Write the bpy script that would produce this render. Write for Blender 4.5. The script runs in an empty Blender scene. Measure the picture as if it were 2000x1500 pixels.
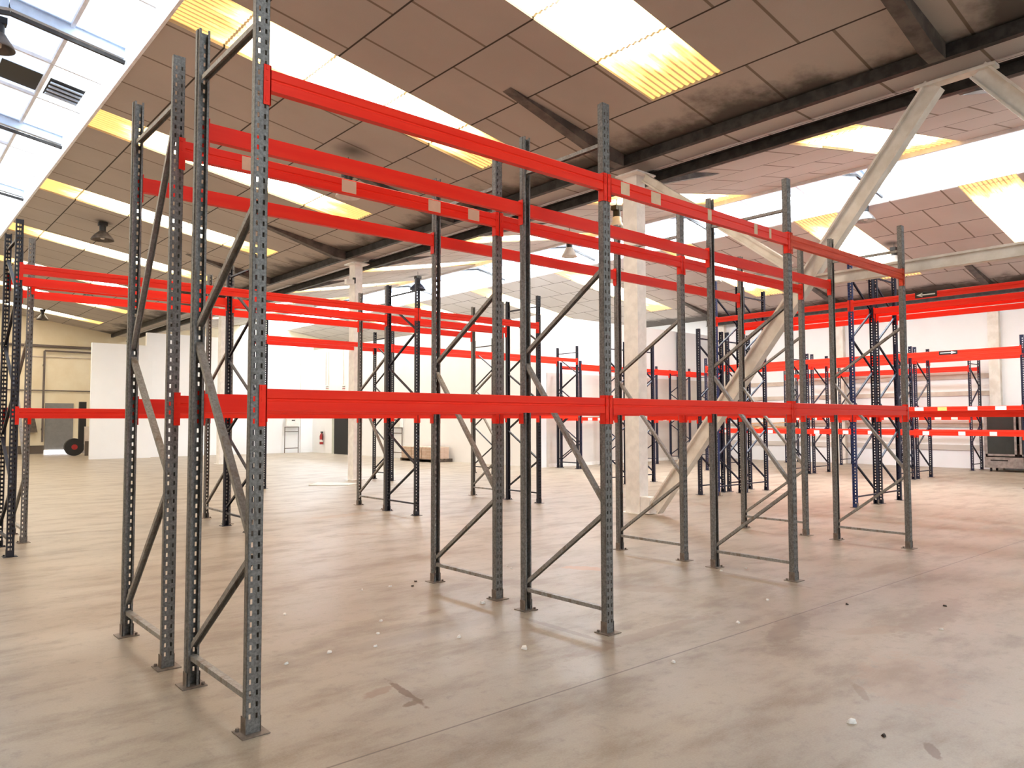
import bpy, math, random
from mathutils import Vector, Matrix

S = bpy.context.scene
COL = S.collection
random.seed(7)

# ------------------------------------------------------------------ camera
YAW, PITCH, ROLL, FPX = 0.71691, 0.04871, -0.00208, 1461.39
EYE = Vector((0, 0, 1.654))
fw = Vector((math.sin(YAW) * math.cos(PITCH), math.cos(YAW) * math.cos(PITCH), math.sin(PITCH)))
rt = Vector((math.cos(YAW), -math.sin(YAW), 0))
up = rt.cross(fw)
r2 = rt * math.cos(ROLL) + up * math.sin(ROLL)
u2 = -rt * math.sin(ROLL) + up * math.cos(ROLL)
cd = bpy.data.cameras.new('camera')
cam = bpy.data.objects.new('camera', cd)
COL.objects.link(cam)
cam.matrix_world = Matrix(((r2.x, u2.x, -fw.x, EYE.x), (r2.y, u2.y, -fw.y, EYE.y), (r2.z, u2.z, -fw.z, EYE.z), (0, 0, 0, 1)))
cd.sensor_width = 36
cd.lens = 36 * FPX / 2000
cd.clip_end = 300
S.camera = cam

# ------------------------------------------------------------------ exposure and light levels
S.view_settings.view_transform = 'Standard'
S.view_settings.look = 'None'
S.view_settings.gamma = 1
S.view_settings.use_curve_mapping = False
S.view_settings.exposure = 1.12
STRIP_E, LANTERN_NEAR_E, LANTERN_FILL_E, LANTERN_FAR_E, LANTERN_BLUE_E = 6.3, 2.0, 4.8, 12.0, 0.44      # daylight through roof lights, plus fill added behind the viewer

w = bpy.data.worlds.new('sky')
S.world = w
w.use_nodes = True
w.node_tree.nodes['Background'].inputs[0].default_value = (0.75, 0.85, 1, 1)
w.node_tree.nodes['Background'].inputs[1].default_value = 1.0
S.cycles.use_denoising = True
S.cycles.max_bounces = 8
S.cycles.diffuse_bounces = 5
S.cycles.adaptive_threshold = 0.02
S.cycles.sample_clamp_indirect = 8


# ------------------------------------------------------------------ node helpers
class N:
    def __init__(s, name, rough=0.5, metal=0.0, spec=0.5):
        s.m = bpy.data.materials.new(name)
        s.m.use_nodes = True
        s.t = s.m.node_tree
        s.b = s.t.nodes['Principled BSDF']
        s.b.inputs['Roughness'].default_value = rough
        s.b.inputs['Metallic'].default_value = metal
        s.b.inputs['Specular IOR Level'].default_value = spec

    def n(s, kind, **kw):
        x = s.t.nodes.new('ShaderNode' + kind)
        for k, v in kw.items():
            setattr(x, k, v)
        return x

    def link(s, a, b):
        s.t.links.new(a, b)

    def math(s, op, a, b=None, c=None):
        x = s.n('Math', operation=op)
        for i, v in enumerate((a, b, c)):
            if v is None:
                continue
            if isinstance(v, (int, float)):
                x.inputs[i].default_value = v
            else:
                s.link(v, x.inputs[i])
        return x.outputs[0]

    def mix(s, f, a, b):
        x = s.n('Mix', data_type='RGBA')
        for i, v in ((0, f), (6, a), (7, b)):
            if isinstance(v, (int, float)):
                x.inputs[i].default_value = v
            elif isinstance(v, tuple):
                x.inputs[i].default_value = v + (1,)
            else:
                s.link(v, x.inputs[i])
        return x.outputs[2]

    def coords(s):
        g = s.n('NewGeometry')
        sp = s.n('SeparateXYZ')
        s.link(g.outputs['Position'], sp.inputs[0])
        return g.outputs['Position'], sp.outputs[0], sp.outputs[1], sp.outputs[2]

    def objco(s):
        return s.n('TexCoord').outputs['Object']

    def noise(s, vec, scale, detail=4, rough=0.55, stretch=None):
        if stretch:
            mp = s.n('Mapping')
            mp.inputs['Scale'].default_value = stretch
            s.link(vec, mp.inputs[0])
            vec = mp.outputs[0]
        x = s.n('TexNoise')
        x.inputs['Scale'].default_value = scale
        x.inputs['Detail'].default_value = detail
        x.inputs['Roughness'].default_value = rough
        s.link(vec, x.inputs['Vector'])
        return x.outputs[0]

    def step(s, v, a, b):
        x = s.n('MapRange', interpolation_type='SMOOTHSTEP')
        s.link(v, x.inputs[0])
        x.inputs[1].default_value = a
        x.inputs[2].default_value = b
        return x.outputs[0]

    def col(s, c):
        if isinstance(c, tuple):
            s.b.inputs['Base Color'].default_value = c + (1,)
        else:
            s.link(c, s.b.inputs['Base Color'])
        return s

    def bump(s, h, strength=0.2, dist=0.01):
        x = s.n('Bump')
        x.inputs['Strength'].default_value = strength
        x.inputs['Distance'].default_value = dist
        s.link(h, x.inputs['Height'])
        s.link(x.outputs[0], s.b.inputs['Normal'])


def mottled(name, c1, c2, scale=12, rough=0.5, metal=0.0, stretch=None, spec=0.5):
    k = N(name, rough, metal, spec)
    v = k.noise(k.objco(), scale, 5, 0.6, stretch)
    k.col(k.mix(k.step(v, 0.35, 0.65), c1, c2))
    return k.m


def plain(name, c, rough=0.5, metal=0.0, spec=0.5):
    return mottled(name, tuple(x * 0.93 for x in c), tuple(min(1, x * 1.05) for x in c), 6, rough, metal, None, spec)


def emit(name, c, e):
    k = N(name)
    k.b.inputs['Base Color'].default_value = c + (1,)
    k.b.inputs['Emission Color'].default_value = c + (1,)
    k.b.inputs['Emission Strength'].default_value = e
    return k.m


# ------------------------------------------------------------------ materials
def galv_mat(name, c1, c2, c3):
    k = N(name, 0.48, 0.4)
    o = k.objco()
    v1 = k.noise(o, 60, 3, 0.6)
    v2 = k.noise(o, 5, 5, 0.65, (3, 3, 0.6))
    base = k.mix(k.step(v1, 0.35, 0.65), c1, c2)
    k.col(k.mix(k.step(v2, 0.5, 0.72), base, c3))
    return k.m


GALV = galv_mat('galvanised_steel', (0.145, 0.142, 0.133), (0.245, 0.24, 0.228), (0.11, 0.093, 0.075))
GALV_LIGHT = galv_mat('galvanised_brace', (0.26, 0.25, 0.23), (0.36, 0.35, 0.33), (0.22, 0.18, 0.14))
NAVY = mottled('navy_paint', (0.006, 0.009, 0.030), (0.012, 0.017, 0.05), 18, 0.42)
BLACKBLUE = mottled('dark_blue_paint', (0.008, 0.009, 0.018), (0.016, 0.018, 0.032), 18, 0.42)
ROYAL = mottled('royal_blue_paint', (0.008, 0.022, 0.12), (0.012, 0.035, 0.17), 18, 0.42)
RED = mottled('red_beam_paint', (0.92, 0.024, 0.008), (0.96, 0.036, 0.012), 3, 0.42, 0, (0.4, 6, 6), 0.25)
RED_OLD = mottled('faded_red_paint', (0.66, 0.055, 0.020), (0.80, 0.095, 0.036), 5, 0.5, 0, (0.5, 6, 6), 0.25)
TAN = plain('tan_paper', (0.78, 0.55, 0.36), 0.8)
WHITE_PAPER = plain('white_paper', (0.85, 0.83, 0.78), 0.8)
YELLOW_PAPER = plain('yellow_paper', (0.85, 0.62, 0.18), 0.8)
BLACK = plain('black_plastic', (0.012, 0.011, 0.011), 0.5)
WHITE = plain('white_paint', (0.82, 0.80, 0.76), 0.5)
COLUMN = plain('column_white_paint', (0.88, 0.86, 0.83), 0.45)
STRUT = mottled('strut_cream_paint', (0.72, 0.67, 0.59), (0.84, 0.80, 0.73), 4, 0.5)
DARKSTEEL = mottled('sooty_dark_steel', (0.018, 0.016, 0.016), (0.05, 0.046, 0.044), 5, 0.55, 0.2)
HAUNCH = mottled('sooty_brown_steel', (0.06, 0.05, 0.045), (0.14, 0.115, 0.10), 4, 0.6)
LANTERN_WHITE = plain('lantern_curb_white', (0.86, 0.87, 0.90), 0.6)
LANTERN_STEEL = plain('lantern_rafter_blue_white', (0.62, 0.72, 0.86), 0.5)
WALL = mottled('white_wall_panel', (0.87, 0.885, 0.90), (0.91, 0.92, 0.935), 0.5, 0.55)
CREAM = mottled('cream_plaster', (0.74, 0.62, 0.42), (0.82, 0.72, 0.53), 0.5, 0.7)
GREYCLAD = mottled('grey_cladding', (0.62, 0.57, 0.52), (0.74, 0.69, 0.63), 0.8, 0.6, 0, (0.2, 0.2, 1))
RAIL = mottled('tan_wall_rail', (0.55, 0.45, 0.37), (0.66, 0.57, 0.48), 2, 0.6)
DARKDOOR = plain('dark_doorway', (0.012, 0.011, 0.010), 0.7)
GREYDOOR = plain('grey_door', (0.20, 0.19, 0.18), 0.55)
GREENGREY = plain('door_frame_grey_green', (0.50, 0.52, 0.45), 0.5)
SKIRT = plain('brown_skirting', (0.10, 0.075, 0.055), 0.6)
PIPE = plain('brown_pipe', (0.13, 0.10, 0.085), 0.5)
CARD = mottled('cardboard', (0.50, 0.36, 0.27), (0.60, 0.45, 0.36), 4, 0.8)
WOOD = mottled('raw_wood', (0.55, 0.32, 0.14), (0.72, 0.46, 0.24), 5, 0.7, 0, (8, 1, 1))
PALLETWOOD = mottled('dark_pallet_wood', (0.06, 0.045, 0.035), (0.12, 0.09, 0.065), 6, 0.8)
FLAKE = plain('white_flake', (0.85, 0.82, 0.76), 0.7)
DIRT = plain('dark_crumb', (0.04, 0.032, 0.025), 0.8)
CHROME = mottled('worn_stainless_steel', (0.32, 0.31, 0.30), (0.46, 0.45, 0.44), 8, 0.35, 0.8)
EXT_RED = plain('extinguisher_red', (0.35, 0.02, 0.02), 0.3)
SMOKE_GLASS = plain('dark_glass', (0.03, 0.032, 0.03), 0.12)
RUSTPLATE = mottled('rusty_base_plate', (0.17, 0.13, 0.10), (0.26, 0.21, 0.17), 20, 0.6, 0.3)


def floor_mat():
    k = N('polished_concrete', 0.35, 0.0, 0.55)
    p, x, y, z = k.coords()
    big = k.noise(p, 0.22, 4, 0.55)
    mid = k.noise(p, 1.1, 6, 0.65, (1, 2.2, 1))
    fine = k.noise(p, 9, 6, 0.7)
    grain = k.noise(p, 90, 3, 0.6)
    c = k.mix(k.step(big, 0.35, 0.65), (0.315, 0.256, 0.186), (0.37, 0.304, 0.222))
    c = k.mix(k.math('MULTIPLY', k.step(mid, 0.44, 0.68), 0.8), c, (0.205, 0.145, 0.092))
    c = k.mix(k.math('MULTIPLY', k.step(fine, 0.5, 0.75), 0.5), c, (0.16, 0.118, 0.085))
    c = k.mix(k.math('MULTIPLY', k.step(grain, 0.3, 0.75), 0.16), c, (0.58, 0.50, 0.42))

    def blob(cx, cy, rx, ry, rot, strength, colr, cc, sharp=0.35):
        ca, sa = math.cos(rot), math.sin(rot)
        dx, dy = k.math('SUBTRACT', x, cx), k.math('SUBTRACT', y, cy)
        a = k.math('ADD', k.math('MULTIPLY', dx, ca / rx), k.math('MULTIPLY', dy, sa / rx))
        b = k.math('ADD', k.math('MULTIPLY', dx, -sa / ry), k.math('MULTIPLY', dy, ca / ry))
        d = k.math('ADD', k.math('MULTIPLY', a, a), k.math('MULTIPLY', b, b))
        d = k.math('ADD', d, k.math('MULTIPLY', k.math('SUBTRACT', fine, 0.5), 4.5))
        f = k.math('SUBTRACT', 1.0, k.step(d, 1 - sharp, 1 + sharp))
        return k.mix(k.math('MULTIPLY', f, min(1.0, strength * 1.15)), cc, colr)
    # spills and rubbed-in dirt on the slab, plus narrow dark bands along rack frames
    for cx, cy, rx, ry, rot, st, cl in (
            (2.56, 3.93, 0.24, 0.026, 1.45, 0.8, (0.12, 0.06, 0.02)), (2.50, 3.76, 0.07, 0.03, 0.2, 0.75, (0.14, 0.08, 0.03)),
            (2.44, 4.05, 0.12, 0.05, 0.3, 0.5, (0.22, 0.12, 0.06)), (6.18, 5.84, 0.28, 0.10, -1.0, 0.6, (0.42, 0.20, 0.08)),
            (5.64, 9.72, 0.32, 0.07, -0.8, 0.4, (0.28, 0.16, 0.09)), (6.45, 11.9, 0.7, 0.18, 0.1, 0.5, (0.33, 0.20, 0.10)),
            (3.78, 5.42, 0.12, 0.06, 0.2, 0.6, (0.22, 0.15, 0.10)), (4.65, 2.11, 0.16, 0.03, 0.7, 0.5, (0.2, 0.13, 0.07)),
            (4.1, 1.51, 0.1, 0.03, 0.6, 0.7, (0.12, 0.06, 0.03)), (5.9, 4.72, 0.4, 0.14, -0.9, 0.45, (0.26, 0.17, 0.10)),
            (6.12, 2.61, 0.35, 0.1, -0.5, 0.4, (0.3, 0.2, 0.12)), (5.1, 2.0, 0.5, 0.3, 0.4, 0.3, (0.36, 0.22, 0.13)),
            (8.6, 3.6, 0.7, 0.12, 0.0, 0.45, (0.24, 0.15, 0.08)), (10.6, 2.6, 1.0, 0.14, 0.1, 0.4, (0.25, 0.15, 0.08)),
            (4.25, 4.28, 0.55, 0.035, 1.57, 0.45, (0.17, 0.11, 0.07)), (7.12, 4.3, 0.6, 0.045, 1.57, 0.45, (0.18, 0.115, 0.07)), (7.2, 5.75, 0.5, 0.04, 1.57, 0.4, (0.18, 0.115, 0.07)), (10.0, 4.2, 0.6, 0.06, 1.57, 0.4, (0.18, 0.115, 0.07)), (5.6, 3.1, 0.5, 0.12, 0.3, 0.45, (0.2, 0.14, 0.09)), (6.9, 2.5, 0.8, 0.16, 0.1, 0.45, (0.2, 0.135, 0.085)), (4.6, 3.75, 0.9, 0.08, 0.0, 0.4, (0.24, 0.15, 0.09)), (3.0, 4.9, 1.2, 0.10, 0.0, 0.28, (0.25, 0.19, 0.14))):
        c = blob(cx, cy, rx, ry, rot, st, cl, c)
    # sawn joint
    j = k.math('ABSOLUTE', k.math('SUBTRACT', y, k.math('SUBTRACT', 3.36, k.math('MULTIPLY', x, 0.014))))
    jm = k.math('SUBTRACT', 1.0, k.step(j, 0.004, 0.009))
    c = k.mix(k.math('MULTIPLY', jm, 0.75), c, (0.09, 0.06, 0.045))
    k.col(c)
    r = k.n('MapRange')
    k.link(mid, r.inputs[0])
    r.inputs[1].default_value, r.inputs[2].default_value = 0.3, 0.7
    r.inputs[3].default_value, r.inputs[4].default_value = 0.34, 0.44
    k.link(r.outputs[0], k.b.inputs['Roughness'])
    k.bump(k.math('ADD', fine, k.math('MULTIPLY', jm, -1.0)), 0.03, 0.01)
    return k.m


def ceiling_mat(name, x0, c1, c2, valley):
    """insulation boards laid between rails that run along y, cross joints taped"""
    k = N(name, 0.75)
    p, x, y, z = k.coords()
    rowf = k.math('DIVIDE', k.math('SUBTRACT', x, x0), 1.27)
    row = k.math('FLOOR', rowf)
    fr = k.math('FRACT', rowf)
    rail = k.math('MULTIPLY', k.math('MINIMUM', fr, k.math('SUBTRACT', 1.0, fr)), 1.27)
    railm = k.math('SUBTRACT', 1.0, k.step(rail, 0.010, 0.018))
    off = k.math('MULTIPLY', row, 0.79)
    fy = k.math('FRACT', k.math('DIVIDE', k.math('SUBTRACT', y, off), 1.24))
    jt = k.math('MULTIPLY', k.math('MINIMUM', fy, k.math('SUBTRACT', 1.0, fy)), 1.24)
    jm = k.math('SUBTRACT', 1.0, k.step(jt, 0.016, 0.026))
    v = k.noise(p, 0.35, 5, 0.6)
    g = k.noise(p, 160, 2, 0.5)
    c = k.mix(k.step(v, 0.3, 0.7), c1, c2)
    c = k.mix(k.math('MULTIPLY', k.step(g, 0.3, 0.7), 0.10), c, (0.2, 0.16, 0.13))
    c = k.mix(k.math('MULTIPLY', jm, 0.85), c, (0.15, 0.11, 0.075))
    c = k.mix(railm, c, (0.035, 0.025, 0.02))
    # soot and damp that has settled along the gutter, ragged edge
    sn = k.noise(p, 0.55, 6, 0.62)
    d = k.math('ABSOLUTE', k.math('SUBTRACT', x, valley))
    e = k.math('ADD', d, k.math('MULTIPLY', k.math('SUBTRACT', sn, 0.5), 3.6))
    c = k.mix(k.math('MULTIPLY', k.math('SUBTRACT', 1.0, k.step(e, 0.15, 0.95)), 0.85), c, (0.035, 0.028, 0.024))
    # soot rings where lamps hang
    for lx, ly, rr in ((7.08, 12.81, 0.55), (16.3, 24.3, 0.6), (23.18, 9.28, 0.4), (5.0, 23.2, 0.3)):
        dd = k.math('SQRT', k.math('ADD', k.math('POWER', k.math('SUBTRACT', x, lx), 2.0), k.math('POWER', k.math('SUBTRACT', y, ly), 2.0)))
        dd = k.math('ADD', dd, k.math('MULTIPLY', k.math('SUBTRACT', sn, 0.5), 0.5))
        c = k.mix(k.math('MULTIPLY', k.math('SUBTRACT', 1.0, k.step(dd, 0.02, rr)), 0.8), c, (0.03, 0.025, 0.022))
    k.col(c)
    return k.m


def strip_mat():
    """corrugated translucent sheet lit from above, amber where dirt sits in the ribs at its ends"""
    k = N('corrugated_rooflight', 0.5)
    p, x, y, z = k.coords()
    uvn = k.n('UVMap')
    sp = k.n('SeparateXYZ')
    k.link(uvn.outputs[0], sp.inputs[0])
    u, v = sp.outputs[0], sp.outputs[1]     # u along slope 0..1, v across
    rib = k.math('SINE', k.math('MULTIPLY', y, 2 * math.pi / 0.105))
    ribm = k.step(rib, 0.25, 0.75)
    n1 = k.noise(p, 1.2, 5, 0.65, (0.7, 2.5, 1))
    ends = k.math('MINIMUM', u, k.math('SUBTRACT', 1.0, u))
    side = k.math('MINIMUM', v, k.math('SUBTRACT', 1.0, v))
    dirt = k.math('SUBTRACT', 1.0, k.step(k.math('ADD', ends, k.math('MULTIPLY', k.math('SUBTRACT', n1, 0.5), 0.30)), 0.06, 0.38))
    sd = k.math('SUBTRACT', 1.0, k.step(k.math('ADD', side, k.math('MULTIPLY', k.math('SUBTRACT', n1, 0.5), 0.24)), 0.02, 0.30))
    c = k.mix(k.math('MULTIPLY', sd, 0.75), (1.0, 0.97, 0.90), (1.0, 0.74, 0.24))
    c = k.mix(dirt, c, (0.95, 0.54, 0.12))
    k.link(c, k.b.inputs['Emission Color'])
    k.col((0.8, 0.7, 0.5))
    lo = k.math('MULTIPLY', k.math('MAXIMUM', dirt, k.math('MULTIPLY', sd, 0.5)), k.math('ADD', 0.90, k.math('MULTIPLY', ribm, 0.08)))
    st = k.math('SUBTRACT', 1.0, lo)
    # purlins seen through the sheet
    fr = k.math('FRACT', k.math('DIVIDE', k.math('SUBTRACT', x, 1.52), 1.27))
    rail = k.math('MULTIPLY', k.math('MINIMUM', fr, k.math('SUBTRACT', 1.0, fr)), 1.27)
    st = k.math('MULTIPLY', st, k.math('ADD', 0.02, k.math('MULTIPLY', k.step(rail, 0.014, 0.024), 0.98)))
    k.link(k.math('MULTIPLY', st, STRIP_E), k.b.inputs['Emission Strength'])
    return k.m


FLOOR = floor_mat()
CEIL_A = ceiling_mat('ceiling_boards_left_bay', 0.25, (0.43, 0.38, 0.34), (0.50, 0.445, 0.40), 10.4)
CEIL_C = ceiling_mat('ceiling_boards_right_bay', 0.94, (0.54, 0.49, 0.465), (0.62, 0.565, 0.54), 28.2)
STRIP = strip_mat()
LANTERN_NEAR = emit('lantern_glazing_white', (0.84, 0.93, 1.0), LANTERN_NEAR_E)
LANTERN_MID = emit('added_lantern_fill', (0.84, 0.93, 1.0), LANTERN_FILL_E)  # only for the unseen panes added behind the viewer
LANTERN_FAR = emit('lantern_glazing_bright', (0.84, 0.93, 1.0), LANTERN_FAR_E)
LANTERN_BLUE = emit('lantern_glazing_pale_blue', (0.70, 0.82, 1.0), LANTERN_BLUE_E)


# ------------------------------------------------------------------ mesh builder
class MB:
    def __init__(s):
        s.v, s.f, s.uv = [], [], None

    def _add(s, vs, fs):
        o = len(s.v)
        s.v += [tuple(q) for q in vs]
        s.f += [tuple(i + o for i in q) for q in fs]
        return s

    def box(s, a, b):
        (x0, y0, z0), (x1, y1, z1) = [tuple(map(f, zip(a, b))) for f in (min, max)]
        return s._add([(x0, y0, z0), (x1, y0, z0), (x1, y1, z0), (x0, y1, z0), (x0, y0, z1), (x1, y0, z1), (x1, y1, z1), (x0, y1, z1)],
                      [(0, 3, 2, 1), (4, 5, 6, 7), (0, 1, 5, 4), (1, 2, 6, 5), (2, 3, 7, 6), (3, 0, 4, 7)])

    def frame(s, p0, p1, side):
        p0, p1 = Vector(p0), Vector(p1)
        d = (p1 - p0).normalized()
        a = Vector(side)
        a = (a - d * a.dot(d)).normalized()
        return p0, p1, a, d.cross(a)

    def bar(s, p0, p1, wa, wb, side=(0, 0, 1), oa=0, ob=0):
        """box from p0 to p1; wa thick along `side`, wb thick across it"""
        p0, p1, a, b = s.frame(p0, p1, side)
        vs = []
        for p in (p0, p1):
            for i, j in ((-1, -1), (1, -1), (1, 1), (-1, 1)):
                vs.append(p + a * (oa + i * wa / 2) + b * (ob + j * wb / 2))
        return s._add(vs, [(0, 3, 2, 1), (4, 5, 6, 7), (0, 1, 5, 4), (1, 2, 6, 5), (2, 3, 7, 6), (3, 0, 4, 7)])

    def channel(s, p0, p1, wa, wb, side, t=0.004):
        """U section, its web on the +side face"""
        s.bar(p0, p1, t, wb, side, wa / 2 - t / 2)
        s.bar(p0, p1, wa - t, t, side, -t / 2, wb / 2 - t / 2)
        return s.bar(p0, p1, wa - t, t, side, -t / 2, -wb / 2 + t / 2)

    def ibeam(s, p0, p1, depth, width, side, tf=0.016, tw=0.012):
        s.bar(p0, p1, tf, width, side, depth / 2 - tf / 2)
        s.bar(p0, p1, tf, width, side, -depth / 2 + tf / 2)
        return s.bar(p0, p1, depth - 2 * tf, tw, side)

    def tube(s, p0, p1, r, n=10, r1=None):
        side = (1, 0, 0) if abs((Vector(p1) - Vector(p0)).normalized().x) < 0.9 else (0, 1, 0)
        p0, p1, a, b = s.frame(p0, p1, side)
        r1 = r if r1 is None else r1
        vs = []
        for p, q in ((p0, r), (p1, r1)):
            for i in range(n):
                t = 2 * math.pi * i / n
                vs.append(p + a * (q * math.cos(t)) + b * (q * math.sin(t)))
        fs = [(i, (i + 1) % n, n + (i + 1) % n, n + i) for i in range(n)]
        return s._add(vs, fs + [tuple(range(n))[::-1], tuple(range(n, 2 * n))])

    def lathe(s, prof, c, n=20):
        vs, fs, m = [], [], len(prof)
        for i in range(n):
            t = 2 * math.pi * i / n
            for r, z in prof:
                vs.append((c[0] + r * math.cos(t), c[1] + r * math.sin(t), c[2] + z))
        for i in range(n):
            for j in range(m - 1):
                a, b = i * m + j, ((i + 1) % n) * m + j
                fs.append((a, b, b + 1, a + 1))
        return s._add(vs, fs)

    def prism(s, poly, axis, a, b):
        """poly: 2-D outline; axis 'x': (y,z) outline, axis 'y': (x,z) outline, extruded from a to b"""
        n = len(poly)
        vs = []
        for e in (a, b):
            for p, q in poly:
                vs.append((e, p, q) if axis == 'x' else (p, e, q))
        fs = [(i, (i + 1) % n, n + (i + 1) % n, n + i) for i in range(n)]
        return s._add(vs, fs + [tuple(range(n))[::-1], tuple(range(n, 2 * n))])

    def mesh(s, name, mat, smooth=False):
        me = bpy.data.meshes.new(name)
        me.from_pydata(s.v, [], s.f)
        me.materials.append(mat)
        import bmesh
        bm = bmesh.new()
        bm.from_mesh(me)
        bmesh.ops.recalc_face_normals(bm, faces=bm.faces)
        bm.to_mesh(me)
        bm.free()
        if smooth:
            for p in me.polygons:
                p.use_smooth = True
        return me

    def build(s, name, mat, parent=None, smooth=False):
        return obj(name, s.mesh(name, mat, smooth), parent)


def obj(name, me, parent=None, loc=None, rz=None):
    o = bpy.data.objects.new(name, me)
    COL.objects.link(o)
    if parent:
        o.parent = parent
    if loc:
        o.location = loc
    if rz is not None:
        o.rotation_euler = (0, 0, rz)
    return o


def tag(o, label, cat, group=None, kind=None):
    o['label'], o['category'] = label, cat
    if group:
        o['group'] = group
    if kind:
        o['kind'] = kind
    return o


def thing(name, label, cat, loc=(0, 0, 0), rz=0, group=None):
    o = bpy.data.objects.new(name, None)
    COL.objects.link(o)
    o.location = loc
    o.rotation_euler = (0, 0, rz)
    o.empty_display_size = 0.1
    return tag(o, label, cat, group)


def struct(name, mb, mat, label, cat):
    return tag(mb.build(name, mat), label, cat, None, 'structure')


def solidify(me, t):
    o = obj('tmp', me)
    md = o.modifiers.new('s', 'SOLIDIFY')
    md.thickness = t
    md.offset = -1
    dg = bpy.context.evaluated_depsgraph_get()
    dg.update()
    out = bpy.data.meshes.new_from_object(o.evaluated_get(dg))
    bpy.data.objects.remove(o)
    return out


# ------------------------------------------------------------------ floor and walls
XL, XR, YF, YB = -7.2, 28.4, -13.0, 48.0  # hall runs on unseen behind the viewer, stretch added to light beam fronts
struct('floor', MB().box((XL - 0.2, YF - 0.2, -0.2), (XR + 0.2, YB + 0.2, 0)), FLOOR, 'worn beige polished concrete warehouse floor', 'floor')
struct('wall_right', MB().box((XR, YF, 0), (XR + 0.2, YB, 6.6)), WALL, 'white side wall at the far right behind the racks', 'wall')
struct('wall_left', MB().box((XL - 0.2, YF, 0), (XL, YB, 6.9)), WALL, 'plain white side wall on the left of the hall', 'wall')
struct('wall_front', MB().box((XL, YF - 0.2, 0), (XR, YF, 8.6)), WALL, 'unseen white wall closing the added stretch behind the viewer', 'wall')
struct('wall_back', MB().box((XL, 45.0, 0), (XR, 45.2, 8.6)), CREAM, 'cream back wall with pipes at the far left', 'wall')
struct('wall_block', MB().box((7.58, 36.6, 0), (10.05, 36.8, 5.1)), WALL, 'lower white block of partition at the far left', 'wall')
struct('wall_middle', MB().box((9.9, 37.0, 0), (18.1, 37.2, 5.75)), WALL, 'white partition wall between the low block and the inner corner', 'wall')
struct('wall_inner', MB().box((18.1, 19.2, 0), (18.3, 45, 5.4)), WALL, 'white inner wall with the dark doorway', 'wall')
struct('wall_corner', MB().box((18.3, 19.2, 0), (XR, 19.4, 5.4)), WALL, 'white wall behind the low navy rack row', 'wall')
struct('trim_1', MB().box((18.35, 19.17, 0.0), (28.35, 19.2, 3.35)), GREYCLAD, 'greyish lower cladding on the wall behind the low rack row', 'cladding')
struct('trim_2', MB().box((17.45, 36.85, 0), (18.1, 37.0, 5.75)), WALL, 'shallow pilaster at the inner corner of the white partition', 'pilaster')
for i, (yy) in enumerate((8.12, 13.3, 18.5)):
    struct('trim_%d' % (3 + i), MB().box((28.2, yy - 0.16, 0), (28.4, yy + 0.16, 6.0)), STRUT, ['beige pilaster on the right wall beside the glass door fridge', 'beige pilaster on the right wall behind the three level rack', 'beige pilaster on the right wall near the corner'][i], 'pilaster')
for i, (zz, hh, m) in enumerate(((3.12, 0.16, RAIL), (2.54, 0.15, RAIL), (1.46, 0.14, RAIL), (0.70, 0.18, GREYCLAD))):
    struct('trim_%d' % (6 + i), MB().box((28.36, 8.3, zz - hh / 2), (28.4, 19.1, zz + hh / 2)), m, ['topmost tan rail along the right wall', 'second tan rail from the top along the right wall', 'third tan rail from the top along the right wall', 'grey rail lowest along the right wall'][i], 'wall rail')
struct('baseboard_corner', MB().box((18.4, 19.14, 0), (28.3, 19.17, 0.12)), WHITE, 'white kerb at the foot of the corner wall', 'skirting')

# ------------------------------------------------------------------ roof
SA = (3.2, 7.53, 10.3, 6.40)
SB = (-0.1, 7.53, -7.2, 6.40)
SC = (17.3, 7.50, 10.95, 6.30)
SD = (20.3, 7.40, 28.4, 6.10)


def slope_z(s, x):
    return s[1] + (x - s[0]) * (s[3] - s[1]) / (s[2] - s[0])


def ceiling_slope(s, strips, x_end, mat, label):
    m = MB()
    t = 0.09

    def seg(y0, y1, xa, xb):
        m.prism([(xa, slope_z(s, xa)), (xb, slope_z(s, xb)), (xb, slope_z(s, xb) + t), (xa, slope_z(s, xa) + t)], 'y', y0, y1)
    y = YF
    for a, b in strips:
        seg(y, a, s[0], s[2])
        seg(a, b, x_end, s[2])
        y = b
    seg(y, YB, s[0], s[2])
    struct('ceiling', m, mat, label, 'ceiling')


WIN = [0]


def window_name():
    WIN[0] += 1
    return 'window_%d' % WIN[0]


def rooflight(s, y0, y1, x_end, label):
    """corrugated sheet between ceiling boards"""
    ny, amp = max(8, int((y1 - y0) / 0.105 * 6)), 0.012
    vs, fs, uv = [], [], []
    for i in range(ny + 1):
        yy = y0 + (y1 - y0) * i / ny
        dz = 0.04 + amp * math.sin(yy * 2 * math.pi / 0.105)
        for j, x in enumerate((s[0], x_end)):
            vs.append((x, yy, slope_z(s, x) + dz))
            uv.append((j, i / ny))
    for i in range(ny):
        a = 2 * i
        fs.append((a, a + 1, a + 3, a + 2))
    me = bpy.data.meshes.new('rooflight')
    me.from_pydata(vs, [], fs)
    l = me.uv_layers.new(name='UVMap')
    for lp in me.loops:
        l.data[lp.index].uv = uv[lp.vertex_index]
    me.materials.append(STRIP)
    if me.polygons[0].normal.z > 0:
        me.flip_normals()
    o = obj(window_name(), me)
    tag(o, label, 'skylight', None, 'structure')


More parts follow.
